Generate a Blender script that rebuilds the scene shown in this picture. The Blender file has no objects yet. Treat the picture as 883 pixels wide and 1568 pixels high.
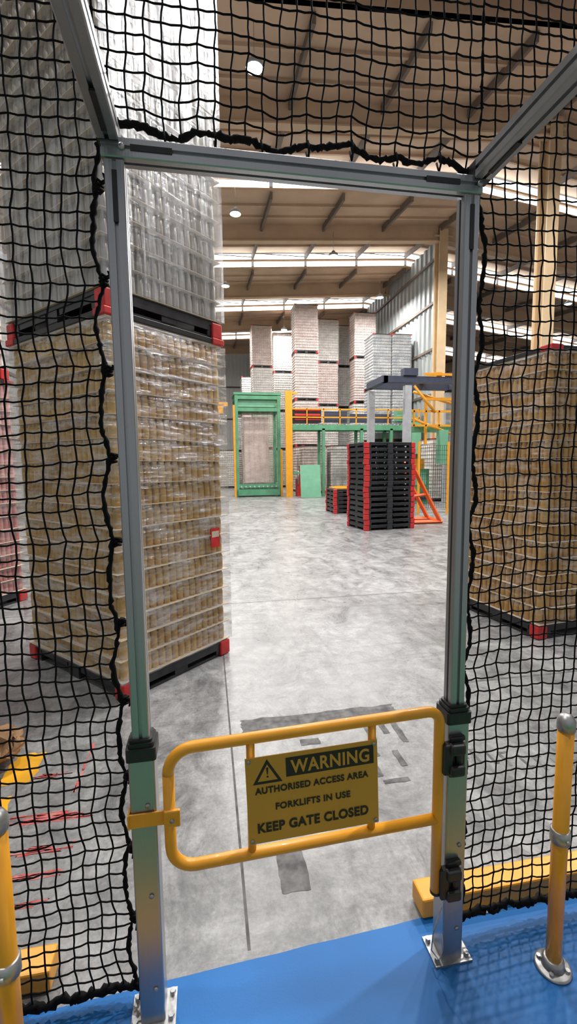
import bpy, bmesh, math, random
from mathutils import Vector, Matrix, noise
random.seed(7)
D=bpy.data; SC=bpy.context.scene
# ------------------------------------------------------------ materials
def newmat(name):
    m=D.materials.new(name); m.use_nodes=True
    nt=m.node_tree; nt.nodes.clear()
    out=nt.nodes.new('ShaderNodeOutputMaterial')
    return m,nt,out
def mat(name,col,rough=.5,metal=0.,var=.12,scale=6.,bump=0.,bscale=40.,stretch=(1,1,1),spec=.5,col2=None,coat=0):
    m,nt,out=newmat(name)
    b=nt.nodes.new('ShaderNodeBsdfPrincipled'); nt.links.new(b.outputs[0],out.inputs[0])
    b.inputs['Roughness'].default_value=rough; b.inputs['Metallic'].default_value=metal
    b.inputs['Specular IOR Level'].default_value=spec
    b.inputs['Coat Weight'].default_value=coat
    tc=nt.nodes.new('ShaderNodeTexCoord'); mp=nt.nodes.new('ShaderNodeMapping')
    mp.inputs['Scale'].default_value=stretch
    nt.links.new(tc.outputs['Object'],mp.inputs[0])
    n=nt.nodes.new('ShaderNodeTexNoise'); n.inputs['Scale'].default_value=scale; n.inputs['Detail'].default_value=5
    nt.links.new(mp.outputs[0],n.inputs['Vector'])
    r=nt.nodes.new('ShaderNodeValToRGB')
    c2=col2 if col2 else tuple(min(1,c*(1+var)) for c in col)
    c1=tuple(c*(1-var) for c in col)
    r.color_ramp.elements[0].position=.35; r.color_ramp.elements[1].position=.65
    r.color_ramp.elements[0].color=(*c1,1); r.color_ramp.elements[1].color=(*c2,1)
    nt.links.new(n.outputs[0],r.inputs[0]); nt.links.new(r.outputs[0],b.inputs['Base Color'])
    if bump:
        n2=nt.nodes.new('ShaderNodeTexNoise'); n2.inputs['Scale'].default_value=bscale
        nt.links.new(mp.outputs[0],n2.inputs['Vector'])
        bp=nt.nodes.new('ShaderNodeBump'); bp.inputs['Strength'].default_value=bump; bp.inputs['Distance'].default_value=.02
        nt.links.new(n2.outputs[0],bp.inputs['Height']); nt.links.new(bp.outputs[0],b.inputs['Normal'])
    return m
def emat(name,col,s):
    m,nt,out=newmat(name); e=nt.nodes.new('ShaderNodeEmission')
    e.inputs[0].default_value=(*col,1); e.inputs[1].default_value=s
    nt.links.new(e.outputs[0],out.inputs[0]); return m
def film(name,lo,hi,tint=(.82,.84,.87),rough=.2,metal=.6,p0=.44,p1=.66,fine=False):
    m,nt,out=newmat(name); N=nt.nodes.new; L=nt.links.new
    tc=N('ShaderNodeTexCoord')
    def nz(sc,rot,scale,det,ro,dist=0):
        mp=N('ShaderNodeMapping'); mp.inputs['Scale'].default_value=sc; mp.inputs['Rotation'].default_value=rot; L(tc.outputs['Object'],mp.inputs[0])
        n=N('ShaderNodeTexNoise'); n.inputs['Scale'].default_value=scale; n.inputs['Detail'].default_value=det; n.inputs['Roughness'].default_value=ro; n.inputs['Distortion'].default_value=dist
        L(mp.outputs[0],n.inputs['Vector']); return n
    n=nz((16,16,.7),(.05,.03,0),2.0,8,.6,.1) if fine else nz((1.2,1.2,6),(.12,.1,0),3.2,9,.7)
    mr=N('ShaderNodeMapRange'); mr.inputs[1].default_value=p0; mr.inputs[2].default_value=p1
    mr.inputs[3].default_value=lo; mr.inputs[4].default_value=hi
    L(n.outputs[0],mr.inputs[0])
    n2=nz((16,16,.8) if fine else (14,14,1.6),(.1,.12,0),2.5,6,.6,.2 if fine else .6)
    n3=nz((1.6,1.6,14),(.08,.06,0),2.5,5,.6,.5)
    bp=N('ShaderNodeBump'); bp.inputs['Strength'].default_value=.5; bp.inputs['Distance'].default_value=.02; L(n2.outputs[0],bp.inputs['Height'])
    bq=N('ShaderNodeBump'); bq.inputs['Strength'].default_value=.3 if fine else .6; bq.inputs['Distance'].default_value=.015 if fine else .03; L(n3.outputs[0],bq.inputs['Height']); L(bp.outputs[0],bq.inputs['Normal'])
    p=N('ShaderNodeBsdfPrincipled'); p.inputs['Base Color'].default_value=(*tint,1); p.inputs['Roughness'].default_value=rough
    p.inputs['Specular IOR Level'].default_value=1.0; p.inputs['Metallic'].default_value=metal
    L(bq.outputs[0],p.inputs['Normal'])
    t=N('ShaderNodeBsdfTransparent'); mx=N('ShaderNodeMixShader')
    L(mr.outputs[0],mx.inputs[0]); L(t.outputs[0],mx.inputs[1]); L(p.outputs[0],mx.inputs[2])
    L(mx.outputs[0],out.inputs[0]); return m
def concrete():
    m,nt,out=newmat('worn_concrete')
    L=nt.links.new; N=nt.nodes.new
    b=N('ShaderNodeBsdfPrincipled'); L(b.outputs[0],out.inputs[0]); b.inputs['Specular IOR Level'].default_value=.5
    tc=N('ShaderNodeTexCoord')
    def nz(scale,detail,rough,dist=0,st=(1,1,1)):
        mp=N('ShaderNodeMapping'); mp.inputs['Scale'].default_value=st; L(tc.outputs['Object'],mp.inputs[0])
        n=N('ShaderNodeTexNoise'); n.inputs['Scale'].default_value=scale; n.inputs['Detail'].default_value=detail
        n.inputs['Roughness'].default_value=rough; n.inputs['Distortion'].default_value=dist; L(mp.outputs[0],n.inputs['Vector']); return n
    n1=nz(.55,6,.6,.4); n2=nz(7,12,.8,.3); n3=nz(60,4,.6)
    n4=nz(2.2,12,.8,.8,(1.3,.8,1)); n5=nz(1.0,5,.6,2.0,(.35,3.5,1)); n6=nz(1.1,6,.65,1.2,(5,.5,1)); n7=nz(3.2,8,.7,1.6)
    def ramp(n,p0,c0,p1,c1):
        r=N('ShaderNodeValToRGB'); e=r.color_ramp.elements; e[0].position=p0;e[1].position=p1;e[0].color=(*c0,1);e[1].color=(*c1,1); L(n.outputs[0],r.inputs[0]); return r
    r1=ramp(n1,.3,(.28,.285,.285),.7,(.39,.395,.395))
    r2=ramp(n2,.38,(.55,.55,.56),.6,(1.08,1.08,1.08))
    r3=ramp(n3,.3,(.8,.8,.8),.7,(1.1,1.1,1.1))
    r4=ramp(n4,.40,(.45,.45,.47),.56,(1.05,1.05,1.05))
    r5=ramp(n5,.34,(.55,.55,.56),.46,(1,1,1))
    r6=ramp(n6,.34,(.6,.6,.61),.45,(1,1,1))
    r7=ramp(n7,.36,(.5,.5,.51),.44,(1,1,1))
    def mul(a,b_,f=1):
        x=N('ShaderNodeMix'); x.data_type='RGBA'; x.blend_type='MULTIPLY'; x.inputs[0].default_value=f
        L(a,x.inputs[6]); L(b_,x.inputs[7]); return x.outputs[2]
    c=mul(mul(mul(mul(mul(mul(r1.outputs[0],r2.outputs[0],.85),r3.outputs[0]),r4.outputs[0],.75),r5.outputs[0],.45),r6.outputs[0],.4),r7.outputs[0],.45)
    L(c,b.inputs['Base Color'])
    mr=N('ShaderNodeMapRange'); mr.inputs[1].default_value=.3; mr.inputs[2].default_value=.7; mr.inputs[3].default_value=.2; mr.inputs[4].default_value=.5
    L(n4.outputs[0],mr.inputs[0]); L(mr.outputs[0],b.inputs['Roughness'])
    bp=N('ShaderNodeBump'); bp.inputs['Strength'].default_value=.1; bp.inputs['Distance'].default_value=.01
    L(n2.outputs[0],bp.inputs['Height']); L(bp.outputs[0],b.inputs['Normal'])
    return m
M={}
M['conc']=concrete()
M['joint']=mat('joint_sealant',(.10,.095,.09),.8,var=.4,scale=12)
M['blue']=mat('blue_floor_paint',(.008,.13,.40),.5,var=.14,scale=1.5,spec=.3,bump=.03,bscale=150)
M['yfloor']=mat('yellow_floor_paint',(.75,.38,.02),.5,var=.2,scale=5)
M['green_floor']=mat('green_walkway_paint',(.04,.2,.11),.45,var=.15,scale=3)
M['dark']=mat('worn_dark_floor_tape',(.08,.08,.085),.7,var=.35,scale=18,col2=(.16,.16,.16))
M['redpaint']=mat('red_marker_paint',(.75,.05,.05),.6,var=.3,scale=14,col2=(.6,.22,.2))
M['alu']=mat('brushed_aluminium',(.40,.41,.43),.36,.85,var=.08,scale=4,bump=.05,bscale=200,stretch=(1,1,.03))
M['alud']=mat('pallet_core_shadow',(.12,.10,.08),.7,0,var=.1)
M['blk']=mat('black_plastic',(.012,.012,.014),.42,var=.3,scale=20)
M['pblk']=mat('black_pallet_plastic',(.022,.022,.026),.38,var=.4,scale=9)
M['rope']=mat('black_net_cord',(.005,.005,.006),.8,var=.3,scale=60,spec=.15)
M['yel']=mat('yellow_powder_coat',(.78,.34,.018),.36,var=.07,scale=7,coat=.15)
M['sign']=mat('sign_yellow_vinyl',(.56,.29,.035),.45,var=.04,scale=5)
M['ink']=mat('sign_black_ink',(.012,.01,.008),.5,var=.1)
M['steel']=mat('galvanised_steel',(.42,.42,.42),.42,.8,var=.25,scale=25)
M['red']=mat('red_plastic_corner',(.55,.025,.025),.45,var=.15,scale=12)
M['green']=mat('machine_green_paint',(.09,.29,.16),.5,var=.12,scale=3)
M['greenl']=mat('light_green_panel',(.17,.42,.27),.5,var=.08,scale=3)
M['navy']=mat('navy_steel',(.045,.055,.09),.45,var=.1)
M['grey']=mat('grey_steel',(.4,.42,.44),.45,var=.1)
M['orange']=mat('orange_steel',(.8,.13,.02),.45,var=.1)
M['roof']=mat('tan_roof_sheet',(.54,.385,.27),.75,var=.14,scale=.6)
M['raft']=mat('rafter_brown_steel',(.16,.125,.1),.7,var=.1,scale=2)
M['gird']=mat('girder_tan_paint',(.58,.42,.28),.6,var=.08,scale=1)
M['col']=mat('column_cream_paint',(.62,.46,.28),.55,var=.08,scale=2)
M['clad']=mat('pale_corrugated_cladding',(.36,.39,.39),.5,var=.08,scale=.6)
M['cladw']=mat('white_translucent_cladding',(.85,.87,.87),.5,var=.05,scale=.6)
M['sky']=emat('skylight_glazing',(.95,.98,1),6.5)
M['lamp']=emat('lamp_lens',(.95,.98,1),40)
M['curt']=film('brown_strip_curtain',.3,.6,(.45,.36,.32),.5,0)
M['paper']=mat('brown_kraft_paper',(.3,.17,.08),.7,var=.3,scale=8)
M['sheet']=mat('layer_sheet_board',(.6,.52,.4),.6,var=.1,scale=5)
M['film']=film('stretch_film',.07,.72,rough=.16,p0=.44,p1=.68,metal=.75)
M['filmt']=film('stretch_film_pleated',.10,.55,(.72,.75,.79),rough=.2,p0=.38,p1=.66,fine=True,metal=.9)
M['filmr']=film('stretch_film_clear',.03,.42,rough=.18,p0=.46,p1=.7,metal=.75)
M['filmd']=film('stretch_film_far',.06,.25,(.88,.88,.89),.35,.1)
def cans(name,c,c2,metal=.45,rough=.36):
    return mat(name,c,rough,metal,var=.25,scale=2.2,col2=c2,stretch=(1,1,1.4))
M['gold']=cans('gold_cans',(.62,.36,.07),(.72,.50,.2))
M['silver']=cans('silver_cans',(.40,.35,.28),(.5,.47,.42))
M['brown']=cans('gold_cans_dusty',(.60,.32,.07),(.58,.37,.13))
M['pink']=cans('pink_cans',(.86,.66,.62),(.9,.76,.72),0,.55)
M['white']=cans('white_cans',(.84,.82,.79),(.9,.88,.85),0,.55)
M['bluec']=cans('blue_grey_cans',(.5,.55,.62),(.64,.67,.7),.1,.5)
M['greenc']=cans('green_cans',(.5,.64,.44),(.66,.72,.58),0,.55)
M['redc']=cans('red_cans',(.5,.12,.1),(.65,.4,.38),.1,.5)
# ------------------------------------------------------------ mesh builder
class MB:
    def __init__(s): s.v=[];s.f=[];s.m=[];s.s=[];s.mats=[]
    def mi(s,k):
        if k not in s.mats: s.mats.append(k)
        return s.mats.index(k)
    def add(s,vs,fs,k,sm=False):
        o=len(s.v); s.v+= [tuple(v) for v in vs]; i=s.mi(k)
        for f in fs: s.f.append([a+o for a in f]); s.m.append(i); s.s.append(sm)
    def box(s,c,d,k,rz=0,rx=0,ry=0):
        x,y,z=[a/2 for a in d]
        R=Matrix.Rotation(rz,3,'Z')@Matrix.Rotation(ry,3,'Y')@Matrix.Rotation(rx,3,'X'); c=Vector(c)
        vs=[c+R@Vector((a*x,b*y,e*z)) for a in(-1,1) for b in(-1,1) for e in(-1,1)]
        s.add(vs,[(0,1,3,2),(4,6,7,5),(0,4,5,1),(2,3,7,6),(0,2,6,4),(1,5,7,3)],k)
    def bbox(s,c,d,k,b=.004,rz=0):
        bm=bmesh.new(); bmesh.ops.create_cube(bm,size=1)
        for v in bm.verts: v.co=Vector((v.co.x*d[0],v.co.y*d[1],v.co.z*d[2]))
        bmesh.ops.bevel(bm,geom=bm.edges[:],offset=b,segments=2,affect='EDGES',profile=.5)
        R=Matrix.Rotation(rz,3,'Z'); c=Vector(c)
        bm.verts.index_update()
        s.add([c+R@v.co for v in bm.verts],[[v.index for v in f.verts] for f in bm.faces],k); bm.free()
    def tube(s,pts,r,k,n=8,closed=False,caps=True,sm=True):
        P=[Vector(p) for p in pts]; N=len(P); rr=r if isinstance(r,(list,tuple)) else [r]*N
        T=[]
        for i in range(N):
            if closed: t=P[(i+1)%N]-P[i-1]
            else: t=P[min(i+1,N-1)]-P[max(i-1,0)]
            T.append(t.normalized())
        a=Vector((0,0,1)) if abs(T[0].z)<.9 else Vector((1,0,0))
        u=(a-T[0]*a.dot(T[0])).normalized(); vs=[]
        for i in range(N):
            u=(u-T[i]*u.dot(T[i])).normalized(); w=T[i].cross(u)
            for j in range(n):
                an=2*math.pi*j/n; vs.append(P[i]+(u*math.cos(an)+w*math.sin(an))*rr[i])
        fs=[]
        for i in range(N if closed else N-1):
            q=(i+1)%N
            for j in range(n): fs.append((i*n+j,i*n+(j+1)%n,q*n+(j+1)%n,q*n+j))
        if not closed and caps: fs.append(tuple(range(n-1,-1,-1))); fs.append(tuple((N-1)*n+j for j in range(n)))
        s.add(vs,fs,k,sm)
    def extr(s,prof,p0,p1,k,right=None):
        p0=Vector(p0);p1=Vector(p1);t=(p1-p0).normalized()
        u=Vector(right) if right else Vector((1,0,0)); w=t.cross(u).normalized()
        n=len(prof); vs=[p+u*a+w*b for p in(p0,p1) for a,b in prof]
        fs=[(j,(j+1)%n,n+(j+1)%n,n+j) for j in range(n)]+[tuple(range(n-1,-1,-1)),tuple(range(n,2*n))]
        s.add(vs,fs,k)
    def grid(s,fn,nu,nv,k,sm=False):
        vs=[fn(i/nu,j/nv) for i in range(nu+1) for j in range(nv+1)]
        fs=[(i*(nv+1)+j,(i+1)*(nv+1)+j,(i+1)*(nv+1)+j+1,i*(nv+1)+j+1) for i in range(nu) for j in range(nv)]
        s.add(vs,fs,k,sm)
    def mesh(s,name):
        me=D.meshes.new(name); me.from_pydata(s.v,[],s.f)
        for k in s.mats: me.materials.append(M[k])
        me.polygons.foreach_set('material_index',s.m); me.polygons.foreach_set('use_smooth',s.s); me.update(); return me
    def obj(s,name,parent=None,loc=(0,0,0),rz=0):
        return put(s.mesh(name),name,parent,loc,rz)
def put(me,name,parent=None,loc=(0,0,0),rz=0):
    o=D.objects.new(name,me); SC.collection.objects.link(o); o.location=loc; o.rotation_euler=(0,0,rz)
    if parent: o.parent=parent
    return o
def empty(name,loc=(0,0,0),rz=0):
    o=D.objects.new(name,None); SC.collection.objects.link(o); o.location=loc; o.rotation_euler=(0,0,rz); o.empty_display_size=.2; return o
def tslot(h):
    g=h*.2; d=h*.35; c=h*.12
    P=[]
    base=[(-h+c,-h),(-g,-h),(-g,-h+d),(g,-h+d),(g,-h),(h-c,-h),(h,-h+c)]
    for q in range(4):
        for (a,b) in base[:-1]+[base[-1]]:
            for _ in range(q): a,b=-b,a
            P.append((a,b))
    R=[]
    for p in P:
        if not R or (abs(R[-1][0]-p[0])+abs(R[-1][1]-p[1]))>1e-6: R.append(p)
    return R
def rsq(h,r=.006,n=3):
    P=[]
    for cx,cy,a0 in((h-r,h-r,0),(-h+r,h-r,90),(-h+r,-h+r,180),(h-r,-h+r,270)):
        for i in range(n+1):
            a=math.radians(a0+90*i/n); P.append((cx+r*math.cos(a),cy+r*math.sin(a)))
    return P
# ------------------------------------------------------------ floor
b=MB(); b.box((10,19,-.05),(42,56,.1),'conc')
b.box((.095,22,.0003),(.011,41.2,.0008),'joint'); b.box((8,5.35,.0003),(30,.01,.0008),'joint'); b.box((6.1,22,.0003),(.01,41.2,.0008),'joint'); b.box((8,12.3,.0003),(30,.01,.0008),'joint')
b.obj('floor')
b=MB()
sl=.045
def yb(x): return 1.355+sl*(x+.2)
P=[(-2.6,1.01),(3.8,1.01),(3.8,yb(3.8)-.08)]
xs=[3.0-i*.1 for i in range(54)]
P+=[(x,yb(min(x,1.2))+.003*math.sin(x*31)+random.uniform(-.002,.002)) for x in xs]
P+=[(-2.6,1.26)]
b.add([(x,y,.0014) for x,y in P],[tuple(range(len(P)))],'blue'); b.obj('blue_walkway_paint')
b=MB(); b.box((.6,.9,.0008),(6.4,.22,.0016),'yfloor'); b.obj('yellow_floor_line')
b=MB(); b.box((.6,-.4,.0008),(6.4,2.38,.0016),'green_floor'); b.obj('green_walkway_paint')
def patch(b,x0,y0,x1,y1,k,z=.001,n=7,j=.006):
    c=[]
    for (ax,ay,bx,by) in((x0,y0,x1,y0),(x1,y0,x1,y1),(x1,y1,x0,y1),(x0,y1,x0,y0)):
        for i in range(n): t=i/n; c.append((ax+(bx-ax)*t+random.uniform(-j,j),ay+(by-ay)*t+random.uniform(-j,j),z))
    b.add(c,[tuple(range(len(c)))],k)
b=MB()
patch(b,.17,2.66,1.2,2.82,'dark',n=14,j=.01); patch(b,.24,1.58,.355,1.79,'dark',j=.003)
for (x,y,w,h) in [(.92,2.46,.04,.16),(1.02,2.5,.04,.12),(1.1,2.4,.04,.2),(.80,2.3,.12,.04),(.86,2.08,.14,.035),(.84,2.14,.035,.1),(.5,2.48,.12,.06),(.9,2.6,.03,.14),(1.0,2.2,.035,.14)]:
    patch(b,x,y,x+w,y+h,'dark',.0016,4,.004)
patch(b,1.75,3.02,3.4,3.0,'dark',.0008,20,.003)
x=1.35
for i in range(11):
    w=random.uniform(.03,.06); y=2.3-.4*(x-1.35)
    patch(b,x,y,x+.016,y-.12,'dark',.0014,3,.003)
    if i%2: patch(b,x,y,x+w,y-.015,'dark',.0012,3,.003)
    else: patch(b,x,y-.1,x+w,y-.115,'dark',.0012,3,.003)
    x+=w+.035
b.obj('worn_floor_marking')
b=MB()
for (x0,y0,x1,y1) in [(-.98,2.5,-.76,2.475),(-.98,2.2,-.58,2.15),(-.9,2.0,-.6,1.965),(-.95,1.86,-.62,1.835),(-1.0,1.73,-.6,1.71),(-.72,2.75,-.70,2.42)]:
    for q in range(5):
        a=random.uniform(0,.35); c=random.uniform(.6,1); yy=y0+(y1-y0)*(q+.1)/4
        patch(b,x0+(x1-x0)*a,yy,x0+(x1-x0)*c,yy+(y1-y0)*.26,'redpaint',.001,6,.005)
b.obj('red_floor_marking')
b=MB()
for (x0,y0,x1,y1) in [(-1.12,2.7,-.96,2.45),(-1.1,2.35,-1.0,2.0),(-1.35,2.2,-1.12,2.05)]:
    patch(b,x0,y0,x1,y1,'yfloor',.001,6,.015)
b.obj('yellow_floor_marking')
bm=bmesh.new(); bmesh.ops.create_icosphere(bm,subdivisions=4,radius=.17)
for v in bm.verts:
    n=noise.turbulence_vector(v.co*9,3,True)*.08
    v.co=Vector((v.co.x*1.25,v.co.y*.8,v.co.z*.6))+n
lo=min(v.co.z for v in bm.verts)
for v in bm.verts: v.co.z-=lo
me=D.meshes.new('crumpled_kraft_paper'); bm.to_mesh(me); bm.free(); me.materials.append(M['paper']); put(me,'crumpled_kraft_paper',None,(-1.3,2.58,0))
# ------------------------------------------------------------ roof, walls
RID=11.0; RZ=12.92
def rz_(x): return RZ-.07*(RID-x) if x<RID else RZ-.13*(x-RID)
XS=[-9,RID,30]; rows=[4.0,10.8,17.6,24.4,31.2,38.0,44.8]; DROP=.75
b=MB()
for k in range(len(rows)):
    y1=rows[k]; y0=y1-6.8
    for a in range(2):
        x0,x1=XS[a],XS[a+1]
        vs=[(x0,y0,rz_(x0)-DROP),(x1,y0,rz_(x1)-DROP),(x1,y1,rz_(x1)),(x0,y1,rz_(x0))]
        vs+=[(p[0],p[1],p[2]+.12) for p in vs]
        b.add(vs,[(0,1,2,3),(7,6,5,4),(0,4,5,1),(2,6,7,3)],'roof')
        if k==1: b.add([(x0,y1,rz_(x0)-DROP),(x1,y1,rz_(x1)-DROP),(x1,y1,rz_(x1)),(x0,y1,rz_(x0))],[(0,1,2,3)],'roof')
b.obj('ceiling')
b=MB()
for k in range(len(rows)):
    y1=rows[k]; y0=y1-6.8
    x=-8.4
    while x<29.5:
        z0=rz_(x)-DROP; z1=rz_(x)
        L=math.hypot(6.8,DROP); ang=math.atan2(DROP,6.8)
        b.box((x,(y0+y1)/2,(z0+z1)/2-.17),(.09,L-.1,.24),'raft',rx=ang)
        x+=2.75
    for t in (.17,.33,.5,.67,.83):
        y=y0+6.8*t
        for a in range(2):
            x0,x1=XS[a],XS[a+1]; dz=-DROP*(1-t)-.04
            b.extr([(-.04,-.05),(.04,-.05),(.04,.05),(-.04,.05)],(x0,y,rz_(x0)+dz),(x1,y,rz_(x1)+dz),'roof',(0,1,0))
b.obj('roof_rafters')
b=MB()
for y in (7.0,13.9,20.8,27.6,34.4,41.2):
    for a in range(2):
        x0,x1=XS[a],XS[a+1]
        for (w,h,dz) in ((.3,.05,-.42),(.12,.7,-.78),(.3,.05,-1.14)):
            b.extr([(-w/2,-h/2),(w/2,-h/2),(w/2,h/2),(-w/2,h/2)],(x0,y,rz_(x0)+.05+dz),(x1,y,rz_(x1)+.05+dz),'gird',(0,1,0))
b.obj('roof_girders')
wn=0
for k,y in enumerate(rows[:-1]):
    if k==1: continue
    wn+=1
    b=MB(); x=-8.35
    while x<29.3:
        z0,z1=rz_(x)-DROP,rz_(x); X1=min(x+2.62,29.9)
        zz0,zz1=rz_(X1)-DROP,rz_(X1)
        for (f0,f1) in((.1,.42),(.55,.93)):
            b.add([(x,y,z0+DROP*f0),(X1,y,zz0+DROP*f0),(X1,y,zz0+DROP*f1),(x,y,z0+DROP*f1)],[(0,1,2,3)],'sky')
        b.box(((x+X1)/2,y+.01,(z0+z1)/2+.365),(2.7,.03,.04),'raft')
        x+=2.75
    for a in range(2):
        x0,x1=XS[a],XS[a+1]
        b.extr([(-.03,-.04),(.03,-.04),(.03,.04),(-.03,.04)],(x0,y,rz_(x0)-.36),(x1,y,rz_(x1)-.36),'gird',(0,1,0))
    b.obj('window_%d'%wn)
def corr(name,p0,p1,z0,z1,k,pitch=.35,dep=.05,girts=(),nrm=(1,0)):
    b=MB(); p0=Vector(p0);p1=Vector(p1);L=(p1-p0).length;t=(p1-p0)/L; nn=Vector(nrm)
    n=int(L/pitch); pts=[]
    for i in range(n):
        s=i*pitch
        for a,d in((0,0),(.35,0),(.5,1),(.85,1)): pts.append(p0+t*(s+a*pitch)+nn*(d*dep))
    pts.append(p1)
    vs=[(p.x,p.y,z) for p in pts for z in(z0,z1)]
    b.add(vs,[(2*i,2*i+2,2*i+3,2*i+1) for i in range(len(pts)-1)],k)
    for gz in girts:
        c=(p0+p1)/2-nn*.05
        b.box((c.x,c.y,gz),(abs(t.x)*L+.08,abs(t.y)*L+.08,.12),'raft')
    b.obj(name)
corr('wall_partition',(11.15,21.2),(11.15,44.6),0,12.3,'clad',pitch=.5,dep=.08,girts=(2.8,5.0,7.2,9.4,11.4),nrm=(1,0))
corr('wall_back',(-9,45),(30,45),0,12.3,'cladw',girts=(3,6,9),nrm=(0,1))
corr('wall_left',(-9,-8),(-9,45),0,11.2,'clad',girts=(3,6,9),nrm=(-1,0))
corr('wall_right',(30,-8),(30,45),0,10.0,'clad',girts=(3,6),nrm=(1,0))
for y in (13.9,20.8):
    b=MB(); z=12.3; w=.46
    b.box((11,y,z/2),(.03,w,z),'col'); b.box((11,y-w/2,z/2),(.42,.035,z),'col'); b.box((11,y+w/2,z/2),(.42,.035,z),'col')
    b.box((11,y,.02),(.6,.6,.04),'steel')
    b.box((11,y,z-.3),(.9,w*.9,.05),'col')
    b.obj('steel_column')
# ------------------------------------------------------------ high bay lamps
lampm=MB()
lampm.tube([(0,0,0),(0,0,.02),(0,0,.1),(0,0,.16),(0,0,.22)],[.2,.21,.19,.09,.06],'grey',16)
lampm.add([(.19*math.cos(i*math.pi/8),.19*math.sin(i*math.pi/8),-.006) for i in range(16)],[tuple(range(15,-1,-1))],'lamp')
lampm.tube([(0,0,.2),(0,0,1.0)],.008,'steel',5)
lme=lampm.mesh('high_bay_lamp')
for (x,y,en) in [(1.3,11.2,1),(1.25,17.3,1.2),(1.16,24,1.2),(9.4,24.4,1.2),(1.0,31.2,1.2),(10.1,16.7,1),(20.4,23.8,1),(1.3,4.6,.7),(5.5,7.5,1),(10,9.5,1),(-4.5,9,1),(5.3,31,1.2),(17,14,1),(5.6,20,1.5),(-3,1.5,.7),(6.5,3.35,1.8)]:  # third from last is an added lamp, brightening the dim rear stacks
    o=put(lme,'high_bay_lamp',None,(x,y,10.5))
    l=D.lights.new('lamp_light','AREA'); l.shape='DISK'; l.size=.4; l.energy=410*en; l.color=(1,.97,.94)
    lo=D.objects.new('lamp_light',l); SC.collection.objects.link(lo); lo.parent=o; lo.location=(0,0,-.03)
# ------------------------------------------------------------ pallets & can stacks
PW,PD=1.36,1.06
def pallet_mesh():
    b=MB(); h=.135
    b.bbox((0,0,h-.016),(PW-.02,PD-.02,.03),'pblk',.004)
    for x in (-PW/2+.09,0,PW/2-.09):
        b.box((x,0,.012),(.14,PD-.04,.022),'pblk')
        for y in (-PD/2+.08,0,PD/2-.08):
            b.box((x,y,.062),(.15,.13,.08),'pblk')
    for x in (-.35,.35): b.box((x,-PD/2+.03,.085),(.5,.02,.045),'pblk'); b.box((x,PD/2-.03,.085),(.5,.02,.045),'pblk')
    for sx in(-1,1): b.box((sx*(PW/2-.02),0,.085),(.02,.8,.045),'pblk')
    for sx in(-1,1):
        for sy in(-1,1):
            b.bbox((sx*(PW/2-.05),sy*(PD/2-.05),.066),(.11,.11,.125),'red',.012)
    return b.mesh('plastic_pallet')
PM=pallet_mesh()
def tier_mesh(kind,lod,layers=16,lh=.154,fk='film'):
    b=MB(); z0=.14; nx,ny=20,16; n=10 if lod==0 else 5
    w,d=PW-.04,PD-.04; r=w/nx/2*.97
    prof=[(.9,0),(1,.012),(1,.112),(.74,.136),(.82,.147)] if lod==0 else [(1,0),(1,.125),(.8,.147)]
    lv=[];lf=[]
    for i in range(nx):
        for j in range(ny):
            if 0<i<nx-1 and 0<j<ny-1: continue
            cx=-w/2+w*(i+.5)/nx; cy=-d/2+d*(j+.5)/ny; o=len(lv)
            for (rr,z) in prof:
                for q in range(n):
                    a=2*math.pi*q/n; lv.append((cx+r*rr*math.cos(a),cy+r*rr*math.sin(a),z))
            for a in range(len(prof)-1):
                for q in range(n): lf.append((o+a*n+q,o+a*n+(q+1)%n,o+(a+1)*n+(q+1)%n,o+(a+1)*n+q))
    rnd=random.Random(3)
    for L in range(layers):
        z=z0+L*lh; ox=rnd.uniform(-.004,.004); oy=rnd.uniform(-.004,.004)
        b.add([(x+ox,y+oy,zz+z+.004) for x,y,zz in lv],lf,kind,True)
        b.box((ox,oy,z+.002),(PW+.01+rnd.uniform(-.012,.012),PD+.01+rnd.uniform(-.012,.012),.004),'sheet')
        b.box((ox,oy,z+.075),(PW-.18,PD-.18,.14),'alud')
    zt=z0+layers*lh
    b.box((0,0,zt+.01),(PW-.01,PD-.01,.02),'sheet')
    b.bbox((0,0,zt+.035),(PW+.015,PD+.015,.04),'blk',.004)
    for sx in(-1,1):
        for sy in(-1,1): b.bbox((sx*(PW/2-.05),sy*(PD/2-.05),zt+.037),(.13,.13,.05),'red',.008)
    hw,hd=PW/2+.018,PD/2+.018; per=[(-hw,-hd),(hw,-hd),(hw,hd),(-hw,hd)]
    nseg=12; nz=layers*2
    ring=[]
    for q in range(4):
        a=per[q]; c=per[(q+1)%4]
        for i in range(nseg): t=i/nseg; ring.append((a[0]+(c[0]-a[0])*t,a[1]+(c[1]-a[1])*t,t))
    vs=[];N=len(ring); pin=.0012 if lod==0 else .009
    for j in range(nz+1):
        z=z0+(zt-z0)*j/nz
        for (x,y,t) in ring:
            s=(noise.noise(Vector((x*4,y*4,z*3)))*.005+.001) if t>0 else .002
            k=1+s-(pin if j%2 else 0)
            vs.append((x*k,y*k,z))
    fs=[(j*N+i,j*N+(i+1)%N,(j+1)*N+(i+1)%N,(j+1)*N+i) for j in range(nz) for i in range(N)]
    b.add(vs,fs,fk,False if lod else True)
    return b.mesh('wrapped_can_pallet'), zt+.055
cache={}
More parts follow.
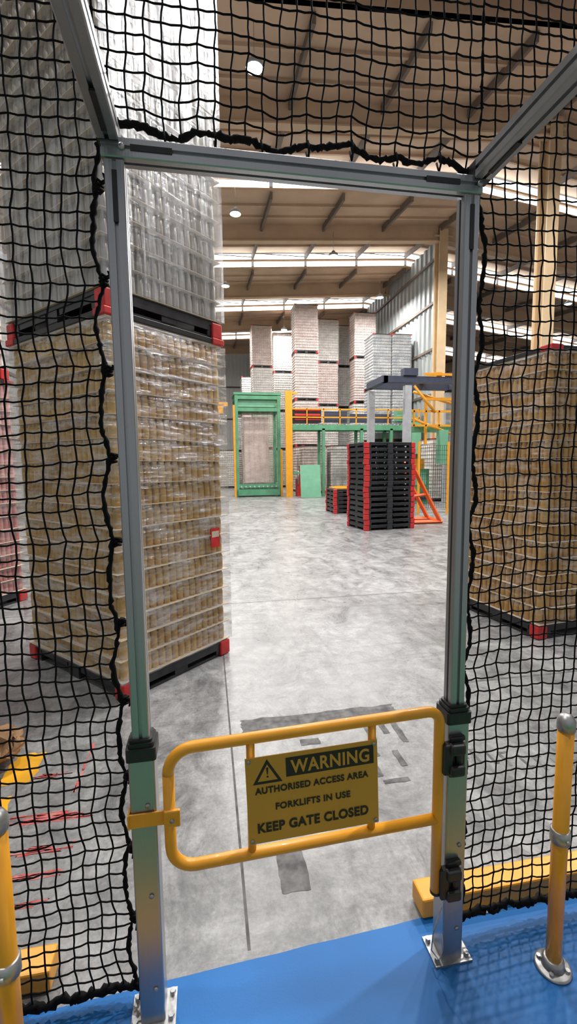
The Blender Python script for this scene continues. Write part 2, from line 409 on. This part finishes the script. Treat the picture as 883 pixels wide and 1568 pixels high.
def stack(name,x,y,rz,kinds,lod=1,layers=16,fk='filmd',z=0):
    e=empty(name,(x,y,z),math.radians(rz)); h=0
    for i,k in enumerate(kinds):
        f=fk[i] if isinstance(fk,list) else fk
        key=(k,lod,layers,f)
        if key not in cache: cache[key]=tier_mesh(k,lod,layers,.154,f)
        me,th=cache[key]
        j=(0,0) if lod==0 else (random.uniform(-.03,.03),random.uniform(-.03,.03))
        put(me,'can_tier_%d'%(i+1),e,(*j,h)); put(PM,'pallet_%d'%(i+1),e,(*j,h)); h+=th
    return e
e=stack('wrapped_can_pallet_stack',-.705,4.04,-46,['gold','silver'],0,fk=['film','filmt'])
b=MB(); b.box((0,0,0),(.002,.10,.16),'red'); b.box((.002,0,.03),(.001,.08,.05),'sheet'); b.obj('red_label',e,(PW/2+.026,.37,1.05))
stack('wrapped_can_pallet_stack',3.57,4.24,8,['brown'],0,fk='filmr')
stack('wrapped_can_pallet_stack',-3.1,5.9,-30,['redc','pink'],1)
stack('wrapped_can_pallet_stack',-4.9,6.6,-30,['white','pink'],1)
for (x,y,kk) in [(3.75,31.1,['greenc','greenc','white','pink']),(5.4,32.7,['white','white','white','white']),(5.78,26.9,['pink','pink','pink','pink']),
    (7.72,29.3,['white','white','pink','white']),(9.2,30.4,['white','white','white','white']),(9.6,27.75,['white','white','pink','pink']),(3.3,34.5,['white','pink','white']),
    (7.45,25.2,['white']),(5.9,25.4,['pink']),(1.3,33,['white']),(2.75,36.5,['pink','white']),(6.9,34.5,['white','pink','white','pink']),(8.6,34.5,['pink','white','white','white']),
    (10.0,18.5,['white']),(12.8,20.5,['gold','gold']),(14.5,21,['white','white'])]:
    stack('wrapped_can_pallet_stack',x,y,0,kk)
stack('wrapped_can_pallet_stack',9.3,24.4,90,['bluec']*3,1,17)
stack('wrapped_can_pallet_stack',10.42,24.3,90,['bluec']*3,1,17)
def pstack(name,x,y,n,rz=0):
    e=empty(name,(x,y,0),math.radians(rz)); rr=random.Random(5)
    for i in range(n):
        put(PM,'plastic_pallet_%d'%(i+1),e,(rr.uniform(-.012,.012),rr.uniform(-.012,.012),i*.1345),rr.uniform(-.008,.008))
    return e
pstack('plastic_pallet_stack',4.36,11.15,16,7)
e=pstack('plastic_pallet_stack',4.75,15.0,6,0)
b=MB(); b.bbox((0,0,.02),(1.2,.8,.04),'yel',.005)
b.box((0,0,.06),(1.0,.1,.04),'yel'); b.obj('yellow_top_frame',e,(0,0,6*.1345+.002))
# ------------------------------------------------------------ pallet wrapping machine (green)
def beam(b,p,q,w,k):
    b.tube([p,q],w*.7,k,4,sm=False)
e=empty('pallet_wrapping_machine',(2.6,24.2,0))
b=MB()
W,H,Dp=2.15,5.1,1.5
for x in(-W/2,W/2):
    for y in(-Dp/2,Dp/2): b.box((x,y,H/2),(.16,.16,H),'green')
for z in(.55,4.4,5.0):
    for y in(-Dp/2,Dp/2): b.box((0,y,z),(W,.14,.18),'green')
    for x in(-W/2,W/2): b.box((x,0,z),(.14,Dp,.18),'green')
b.box((0,0,H+.08),(W+.25,Dp+.2,.12),'green'); b.box((0,0,H-.35),(W-.2,Dp-.2,.4),'greenl')
b.obj('frame',e)
b=MB(); b.box((0,0,.3),(W-.2,Dp,.22),'green')
for i in range(9): b.tube([(-.9+i*.225,-Dp/2-.1,.5),(-.9+i*.225,Dp/2,.5)],.05,'grey',8)
b.box((0,-Dp/2-.15,.22),(W,.12,.3),'green'); b.obj('roller_bed',e)
b=MB(); b.grid(lambda u,v:(-W/2+.25+u*(W-.5)+.03*math.sin(v*9),-Dp/2+.12+.03*math.sin(u*40),.6+v*3.8),60,8,'curt',True)
b.box((0,.4,2.4),(1.3,.7,3.4),'pink'); b.obj('strip_curtain',e)
b=MB(); b.box((-W/2-.13,-Dp/2-.12,2.3),(.1,.1,4.6),'yel'); b.box((W/2+.1,-Dp/2-.12,1.2),(.1,.1,2.4),'yel')
b.obj('yellow_guard_posts',e)
# ------------------------------------------------------------ elevated conveyor
e=empty('elevated_conveyor',(0,22.6,0))
b=MB()
b.box((7.5,0,3.45),(6.9,.14,.26),'green'); b.box((7.5,.9,3.45),(6.9,.14,.26),'green'); b.box((7.5,.45,3.5),(6.9,.8,.05),'greenl')
for x in (4.15,5.8,7.8,9.4,10.8):
    for y in(0,.9): b.box((x,y,1.7),(.14,.14,3.4),'green')
b.box((5.0,0,1.2),(1.6,.08,.1),'green')
b.box((10.6,-.2,2.9),(.5,.5,1.6),'greenl')
b.obj('deck_and_legs',e)
b=MB()
for z in(3.95,4.35): b.box((7.5,-.06,z),(6.9,.05,.06),'yel')
for x in [4.1+i*.85 for i in range(9)]: b.box((x,-.06,4.0),(.05,.05,.8),'yel')
b.box((4.02,-.14,2.6),(.34,.1,5.2),'yel'); b.box((4.15,-.14,5.1),(.6,.08,.1),'yel')
b.obj('yellow_guard_rails',e)
b=MB()
for i in range(33): b.tube([(4.25+i*.2,.1,3.6),(4.25+i*.2,.8,3.6)],.045,'grey',8)
b.box((5.0,.4,4.05),(1.4,.7,.7),'blk'); b.box((5.0,.02,4.3),(1.3,.04,.1),'red'); b.box((5.0,.02,4.08),(1.3,.04,.1),'red'); b.box((5.0,.02,3.85),(1.3,.04,.08),'red')
b.box((6.5,.3,4.0),(1.2,.2,.55),'navy'); b.box((8.4,.35,3.95),(2.2,.12,.45),'navy'); b.box((10.2,.3,4.1),(.9,.4,.6),'greenl')
b.obj('rollers_and_load',e)
b=MB(); b.box((0,.1,.8),(1.0,.04,1.6),'greenl',rx=-.14); b.box((0,.28,.8),(.06,.04,1.55),'green',rx=-.05); b.obj('leaning_green_panel',None,(4.95,21.7,0))
b=MB(); b.box((0,0,.45),(.5,.5,.9),'red'); b.box((0,-.05,1.2),(.2,.2,.7),'red'); b.box((.15,0,1.5),(.5,.12,.12),'red'); b.tube([(-.2,-.27,.6),(-.2,-.27,1.3)],.04,'steel'); b.obj('red_pallet_lifter',None,(4.75,23.1,0))
# ------------------------------------------------------------ gantry
e=empty('pallet_gantry',(.45,15.2,0))
b=MB()
b.box((7.2,0,4.5),(3.3,.2,.22),'navy'); b.box((7.2,1.4,4.5),(3.3,.2,.22),'navy')
for x in(5.6,8.8): b.box((x,.7,4.5),(.2,1.6,.22),'navy')
b.box((6.5,-.03,4.74),(.5,.3,.24),'navy'); b.box((7.6,.7,4.7),(.2,1.5,.15),'yel'); b.box((7.9,-.13,4.68),(1.8,.06,.08),'yel')
b.obj('beam',e)
b=MB()
for x,y in((5.65,1.4),(6.45,0),(8.75,0),(8.75,1.4)):
    b.box((x,y,2.15),(.24,.2,4.3),'grey'); b.box((x,y,.02),(.4,.4,.04),'grey')
b.box((6.45,-.12,1.9),(.3,.05,.5),'grey')
b.obj('legs',e)
b=MB()
for (p,q) in (((6.7,0,4.3),(7.5,0,3.4)),((7.0,.7,4.2),(8.9,.7,3.7)),((6.8,.3,3.2),(8.8,.3,2.5))): b.tube([p,q],.05,'yel')
for z in (2.95,3.45): b.box((7.7,.1,z),(2.1,.06,.07),'yel')
for x in (6.75,7.2,7.7,8.2,8.6): b.box((x,.1,3.2),(.05,.06,.55),'yel')
b.box((8.0,.3,3.9),(1.6,.1,.1),'yel'); b.box((7.9,.8,2.9),(1.8,.5,.25),'green'); b.box((7.3,.3,3.1),(.08,.08,1.6),'yel'); b.box((7.9,.2,2.2),(.3,.3,1.2),'greenl')
b.obj('carriage',e)
b=MB()
for y in(0,.7):
    beam(b,(0,y,1.6),(.84,y,.06),.085,'orange'); beam(b,(0,y,.05),(.9,y,.05),.085,'orange'); beam(b,(.0,y,.05),(.0,y,1.8),.085,'orange'); beam(b,(.02,y,.75),(.42,y,.8),.06,'orange')
beam(b,(0,0,1.65),(0,.7,1.65),.07,'orange'); beam(b,(.86,0,.06),(.86,.7,.06),.07,'orange')
b.obj('orange_pallet_stop',None,(5.36,11.45,0))
b=MB()
for i in range(6):
    x=6.6+i*1.0; b.box((x,0,1.15),(.06,.06,2.3),'yel')
for i in range(5):
    x0=6.63+i
    for k in range(13): b.box((x0+.03+k*.073,0,1.2),(.008,.008,2.0),'blk')
    for k in range(14): b.box((x0+.47,0,.2+k*.153),(.94,.008,.008),'blk')
b.obj('machine_guard_fence',None,(0,13.6,0))
b=MB()
b.box((0,0,.7),(1.2,.8,1.4),'green'); b.box((0,-.42,1.0),(.9,.05,.5),'greenl'); b.box((.2,0,1.6),(.5,.5,.4),'yel'); b.tube([(-.4,0,1.4),(-.4,0,2.4)],.05,'grey'); b.tube([(-.55,-.3,.3),(.5,-.5,.3)],.12,'navy',10)
b.obj('conveyor_drive_machine',None,(8.2,17.6,0))
b=MB(); b.box((0,0,2.7),(.2,.2,5.4),'yel'); b.box((.9,0,4.9),(2.0,.16,.22),'yel'); b.box((1.5,0,4.6),(.3,.3,.4),'yel'); b.tube([(1.5,0,4.4),(1.5,0,3.6)],.02,'steel'); b.box((0,0,.02),(.6,.6,.04),'steel'); beam(b,(0,0,4.2),(.8,0,4.85),.08,'yel')
b.obj('yellow_jib_crane',None,(-.7,25.5,0))
# ------------------------------------------------------------ gate portal
GY=1.278; XL,XR=-.203,.755
e=empty('netting_support_frame')
T=tslot(.0235)
for nm,x in(('post_left',XL),('post_right',XR)):
    b=MB()
    b.extr(T,(x,GY,.84),(x,GY,2.395),'alu'); b.extr(rsq(.0355),(x,GY,.006),(x,GY,.862),'alu')
    b.extr(rsq(.041,.009),(x,GY,.835),(x,GY,.872),'blk'); b.extr(rsq(.036,.012),(x,GY,.872),(x,GY,.885),'blk'); b.extr(rsq(.031,.01),(x,GY,.885),(x,GY,.893),'blk')
    b.box((x,GY,.004),(.13,.1,.008),'steel')
    for sx in(-1,1):
        b.tube([(x+sx*.052,GY-.032,.008),(x+sx*.052,GY-.032,.022)],.009,'steel',6,sm=False)
        b.tube([(x+sx*.052,GY+.032,.008),(x+sx*.052,GY+.032,.022)],.009,'steel',6,sm=False)
    for z in(.12,.42,.7): b.tube([(x+.012,GY-.036,z),(x+.012,GY-.039,z)],.007,'steel',8)
    b.box((x,GY-.024,2.31),(.012,.004,.12),'blk')
    b.obj(nm,e)
b=MB(); b.extr(T,(XL-.03,GY,2.425),(XR+.03,GY,2.425),'alu',(0,0,1))
for x in (XL+.09,XR-.09): b.box((x,GY-.0245,2.425),(.1,.003,.014),'blk')
for x in (XL,XR): b.tube([(x+.02,GY-.024,2.425),(x+.02,GY-.029,2.425)],.008,'steel',8)
b.obj('head_beam',e)
b=MB()
T2=tslot(.0265)
for x in(XL-.012,XR+.028):
    b.extr(T2,(x,GY-.03,2.462),(x,-1.6,2.462),'alu'); b.box((x,GY-.01,2.462),(.05,.035,.05),'blk'); b.box((x,GY-.12,2.434),(.013,.12,.004),'blk')
b.obj('canopy_rails',e)
for x in(XL-.012,XR+.028):
    b=MB(); b.extr(T,(x,-1.65,0),(x,-1.65,2.435),'alu'); b.box((x,-1.65,.004),(.14,.08,.008),'steel'); b.obj('rear_post',e)
b=MB()
for z in(.735,.31):
    b.bbox((XR-.012,GY-.044,z),(.052,.018,.135),'blk',.005)
    b.bbox((XR-.048,GY-.05,z),(.03,.03,.1),'blk',.006)
    b.bbox((XR-.02,GY-.062,z+.035),(.05,.026,.035),'blk',.008); b.bbox((XR-.02,GY-.062,z-.035),(.05,.026,.035),'blk',.008)
    b.tube([(XR-.01,GY-.053,z-.052),(XR-.01,GY-.053,z+.052)],.012,'blk',10)
    for q in(-.05,.05): b.tube([(XR+.008,GY-.05,z+q),(XR+.008,GY-.056,z+q)],.006,'steel',6)
b.tube([(XR-.04,GY-.03,.2),(XR-.07,GY-.035,.12),(XR-.072,GY-.03,.05),(XR-.05,GY-.04,.02),(XR-.035,GY-.04,.05),(XR-.04,GY-.038,.11)],.0022,'steel',5)
b.obj('hinges',e)
# gate
g=empty('safety_gate')
def arc(c,r,a0,a1,y,n=7): return [(c[0]+r*math.cos(math.radians(a0+(a1-a0)*i/n)),y,c[1]+r*math.sin(math.radians(a0+(a1-a0)*i/n))) for i in range(n+1)]
gy=GY-.035; R=.07; xl,xr=-.132,.688; zb,zt=.495,.857
sk=lambda p:(p[0],p[1],p[2]+.03*(p[0]-xl)/(xr-xl))
loop=arc((xl+R,zt-R),R,180,90,gy)+arc((xr-R*.6,zt-R*.6),R*.6,90,0,gy)
loop+= [(xr,gy,.5),(xr,gy,.245)]
b=MB(); b.tube([sk(p) for p in loop],.0165,'yel',14)
low=[(xl,gy,zt-R)]+arc((xl+R,zb+R),R,180,270,gy)+[(xr-.005,gy,zb)]
b.tube([sk(p) for p in low],.0165,'yel',14)
for x in(.10,.468):
    b.tube([sk((x,gy,zt-.005)),sk((x,gy,zb+.005))],.0125,'yel',10)
b.tube([(xr,gy,.245+.03),(xr,gy,.235+.03)],.017,'blk',12)
b.obj('tube_frame',g)
b=MB(); zc=.662
b.bbox((xl-.045,gy-.006,zc),(.13,.006,.042),'yel',.002); b.bbox((XL-.04,GY-.02,zc),(.006,.055,.042),'yel',.002)
b.bbox((xl+.008,gy-.017,zc+.003),(.045,.012,.05),'yel',.004); b.tube([(xl+.008,gy-.02,zc),(xl+.008,gy-.028,zc)],.006,'steel',8)
b.obj('latch_strap',g)
s=empty('warning_sign_plate'); s.parent=g; s.location=(.283,gy-.021,.69); s.rotation_euler=(0,math.radians(-1.8),0)
b=MB(); b.bbox((0,0,0),(.395,.004,.268),'sign',.0015)
b.box((.052,-.0026,.091),(.265,.0012,.058),'ink')
for x in(-.187,.187):
    for z in(-.123,.123): b.tube([(x,-.002,z),(x,-.005,z)],.006,'steel',10)
def tri(h,y,k,cx=-.135,cz=.088):
    b.add([(cx-h*.58,y,cz-h*.5),(cx+h*.58,y,cz-h*.5),(cx,y,cz+h*.5)],[(0,1,2)],k)
tri(.074,-.0026,'ink'); tri(.05,-.0030,'sign',cz=.0845)
b.add([(-.1385,-.0034,.1),(-.1315,-.0034,.1),(-.1335,-.0034,.079),(-.1365,-.0034,.079)],[(3,2,1,0)],'ink')
b.box((-.135,-.0034,.072),(.005,.0006,.005),'ink')
b.obj('sign_board',s)
def text(t,size,x,z,k,bold=0,y=-.0036,width=None):
    c=D.curves.new('t','FONT'); c.body=t; c.size=size; c.align_x='CENTER'; c.align_y='CENTER'; c.offset=bold; c.extrude=.0002; c.space_character=1.08
    o=D.objects.new('t',c); SC.collection.objects.link(o); bpy.context.view_layer.update()
    me=D.meshes.new_from_object(o.evaluated_get(bpy.context.evaluated_depsgraph_get())); D.objects.remove(o)
    me.materials.clear(); me.materials.append(M[k]); me.name='lettering'
    xs=[v.co.x for v in me.vertices]; zs=[v.co.y for v in me.vertices]; w=max(xs)-min(xs); cx=(max(xs)+min(xs))/2; cy=(max(zs)+min(zs))/2
    f=(width/w) if width else 1
    for v in me.vertices: v.co.x=(v.co.x-cx)*f; v.co.y-=cy
    q=put(me,'lettering_'+t.split()[0].lower(),s,(x,y,z)); q.rotation_euler=(math.pi/2,0,0)
text('WARNING',.056,.052,.091,'sign',.0014,width=.238)
text('AUTHORISED ACCESS AREA',.0275,-.003,.031,'ink',.0009,width=.34)
text('FORKLIFTS IN USE',.0275,-.003,-.024,'ink',.0009,width=.225)
text('KEEP GATE CLOSED',.04,-.003,-.085,'ink',.0015,width=.335)
# ------------------------------------------------------------ netting
CELL=.0425
def nsm(x,z,s): return noise.noise(Vector((x*2.3,z*2.3,s)))
def net(name,x0,x1,z0,z1,edge=None):
    b=MB(); nx=max(2,int(round(abs(x1-x0)/CELL))); nz=int(round((z1-z0)/CELL)); r=.0026
    def pos(i,j):
        u=i/nx; v=j/nz; x=x0+(x1-x0)*u; z=z0+(z1-z0)*v
        if edge=='post' :
            d=math.exp(-i/5.0); sc=abs(math.sin(math.pi*(z-.06)/.23))
            x+=math.copysign(1,x1-x0)*d*(.006+.022*sc)*(1 if z<2.42 else 0.0)
        if edge=='bottom':
            d=math.exp(-j/4.0); z+=d*(.012*math.sin(x*21)+.01*math.sin(x*47+1)+.004)
        x+=.02*nsm(x,z,3.1)*(1 if 0<i<nx else .3); z+=.026*nsm(x,z,9.7)
        y=GY+.036+.02*nsm(x*.8,z*.8,5.5)
        h=hash((i*7919+j*104729))%1000/1000-.5; h2=hash((i*31337+j*7177))%1000/1000-.5
        return Vector((x+h*.007,y+h2*.004,z+h2*.008))
    G=[[pos(i,j) for j in range(nz+1)] for i in range(nx+1)]
    def mid(a,c,k):
        m=(a+c)/2; m.z-=.0028*k; m.x+=random.uniform(-.0016,.0016); return m
    for i in range(nx+1):
        pts=[]
        for j in range(nz): pts+= [G[i][j],mid(G[i][j],G[i][j+1],0)]
        pts.append(G[i][nz]); b.tube(pts,r,'rope',5)
    for j in range(nz+1):
        pts=[]
        for i in range(nx): pts+= [G[i][j],mid(G[i][j],G[i+1][j],1)]
        pts.append(G[nx][j]); b.tube(pts,r,'rope',5)
    kv=[(1,0,0),(-1,0,0),(0,1,0),(0,-1,0),(0,0,1),(0,0,-1)]; kf=[(0,2,4),(2,1,4),(1,3,4),(3,0,4),(2,0,5),(1,2,5),(3,1,5),(0,3,5)]
    for i in range(nx+1):
        for j in range(nz+1): b.add([G[i][j]+Vector(k)*.0048 for k in kv],kf,'rope',True)
    def rope(pts,rad,amp):
        P=[];Rr=[]
        for a,c in zip(pts[:-1],pts[1:]):
            for t in(0,.25,.5,.75):
                P.append(a.lerp(c,t)+Vector([random.uniform(-1,1)*amp for _ in range(3)])); Rr.append(rad*random.uniform(.65,1.45))
        b.tube(P,Rr,'rope',7)
    if edge=='post':
        E=[G[0][j] for j in range(nz+1) if G[0][j].z<2.5]
        rope(E,.0062,.002)
        rope([G[i][0] for i in range(nx+1)],.010,.005); rope([G[i][0]+Vector((0,0,-.012)) for i in range(nx+1)],.007,.007)
        sgn=math.copysign(1,x1-x0); px=XL if sgn<0 else XR
        z=.06+.0
        while z<2.4:
            hw=.037 if z<.86 else .025
            ex=x0
            for w in range(2):
                b.tube([(ex+sgn*.01,GY+.036,z+w*.006),(px+sgn*(hw+.004),GY+.02,z+.004+w*.006),(px+sgn*(hw+.003),GY-.012,z+.006)],.0026,'rope',5)
            for q in range(3): b.tube([(ex+sgn*(.012),GY+.034,z-.012+q*.009),(ex+sgn*.004,GY+.024,z-.006+q*.009),(ex-sgn*.006,GY+.036,z-.008+q*.009),(ex+sgn*.004,GY+.046,z-.01+q*.009)],.0045,'rope',5,closed=True)
            z+=.23
    if edge=='bottom':
        E=[G[i][0] for i in range(nx+1)]; rope(E,.0075,.0035); rope(E,.006,.006)
        for i in range(1,nx,3):
            p=G[i][0]; b.tube([p+Vector((0,-.01,.006)),p+Vector((.003,-.012,-.02)),p+Vector((.002,-.002,-.04)),p+Vector((0,.01,-.01))],.0032,'rope',5)
    b.obj(name)
net('safety_net',XL-.045,-2.3,.045,3.4,'post')
net('safety_net',XR+.045,3.3,.085,3.4,'post')
net('safety_net',XL-.045,XR+.045,2.497,3.4,'bottom')
# ------------------------------------------------------------ yellow kerb rails
for x0,x1 in((.72,3.3),(-2.4,-.53)):
    b=MB(); b.bbox(((x0+x1)/2,1.43,.043),(x1-x0,.09,.075),'yel',.007)
    for x in(x0+.2,x1-.2): b.box((x,1.43,.003),(.2,.13,.006),'steel')
    b.obj('yellow_kerb_barrier')
def bollard(x,y,h,zc):
    b=MB(); r=.0235
    b.tube([(0,0,.01),(0,0,h-.05)],r,'yel',18)
    b.tube([(0,0,h-.05),(0,0,h-.02),(0,0,h-.006),(0,0,h)],[r+.003,r+.003,r*.8,r*.3],'steel',18)
    b.tube([(0,0,zc-.022),(0,0,zc-.02),(0,0,zc+.02),(0,0,zc+.022)],[r+.001,r+.006,r+.006,r+.001],'steel',18)
    b.tube([(0,-r-.004,zc),(0,-r-.014,zc)],.006,'steel',8)
    b.tube([(0,0,.0),(0,0,.006),(0,0,.009)],[.055,.055,.05],'steel',28); b.tube([(0,0,.008),(0,0,.035),(0,0,.038)],[r+.012,r+.008,r],'steel',18)
    for a in range(4):
        an=math.radians(45+90*a); b.tube([(.042*math.cos(an),.042*math.sin(an),.008),(.042*math.cos(an),.042*math.sin(an),.018)],.007,'steel',6,sm=False)
    b.obj('yellow_bollard',None,(x,y,.0016))
bollard(1.068,1.165,.875,.47); bollard(-.50,1.07,.87,.47)
# ------------------------------------------------------------ world + camera
w=D.worlds.new('w'); SC.world=w; w.use_nodes=True
w.node_tree.nodes['Background'].inputs[0].default_value=(.95,.96,1,1); w.node_tree.nodes['Background'].inputs[1].default_value=.38
yaw=math.radians(10);p=math.radians(6);r=math.radians(.6)
fw=Vector((math.sin(yaw)*math.cos(p),math.cos(yaw)*math.cos(p),-math.sin(p)))
r0=Vector((math.cos(yaw),-math.sin(yaw),0));u0=r0.cross(fw)
Rr=r0*math.cos(r)-u0*math.sin(r);U=u0*math.cos(r)+r0*math.sin(r)
cam=D.cameras.new('camera'); co=D.objects.new('camera',cam); SC.collection.objects.link(co)
mt=Matrix((Rr,U,-fw)).transposed().to_4x4(); mt.translation=Vector((0,0,1.65)); co.matrix_world=mt
cam.sensor_fit='HORIZONTAL'; cam.sensor_width=36; cam.lens=700/883*36; cam.clip_start=.02; cam.clip_end=200
SC.camera=co
SC.view_settings.view_transform='Standard'
SC.view_settings.exposure=0.0
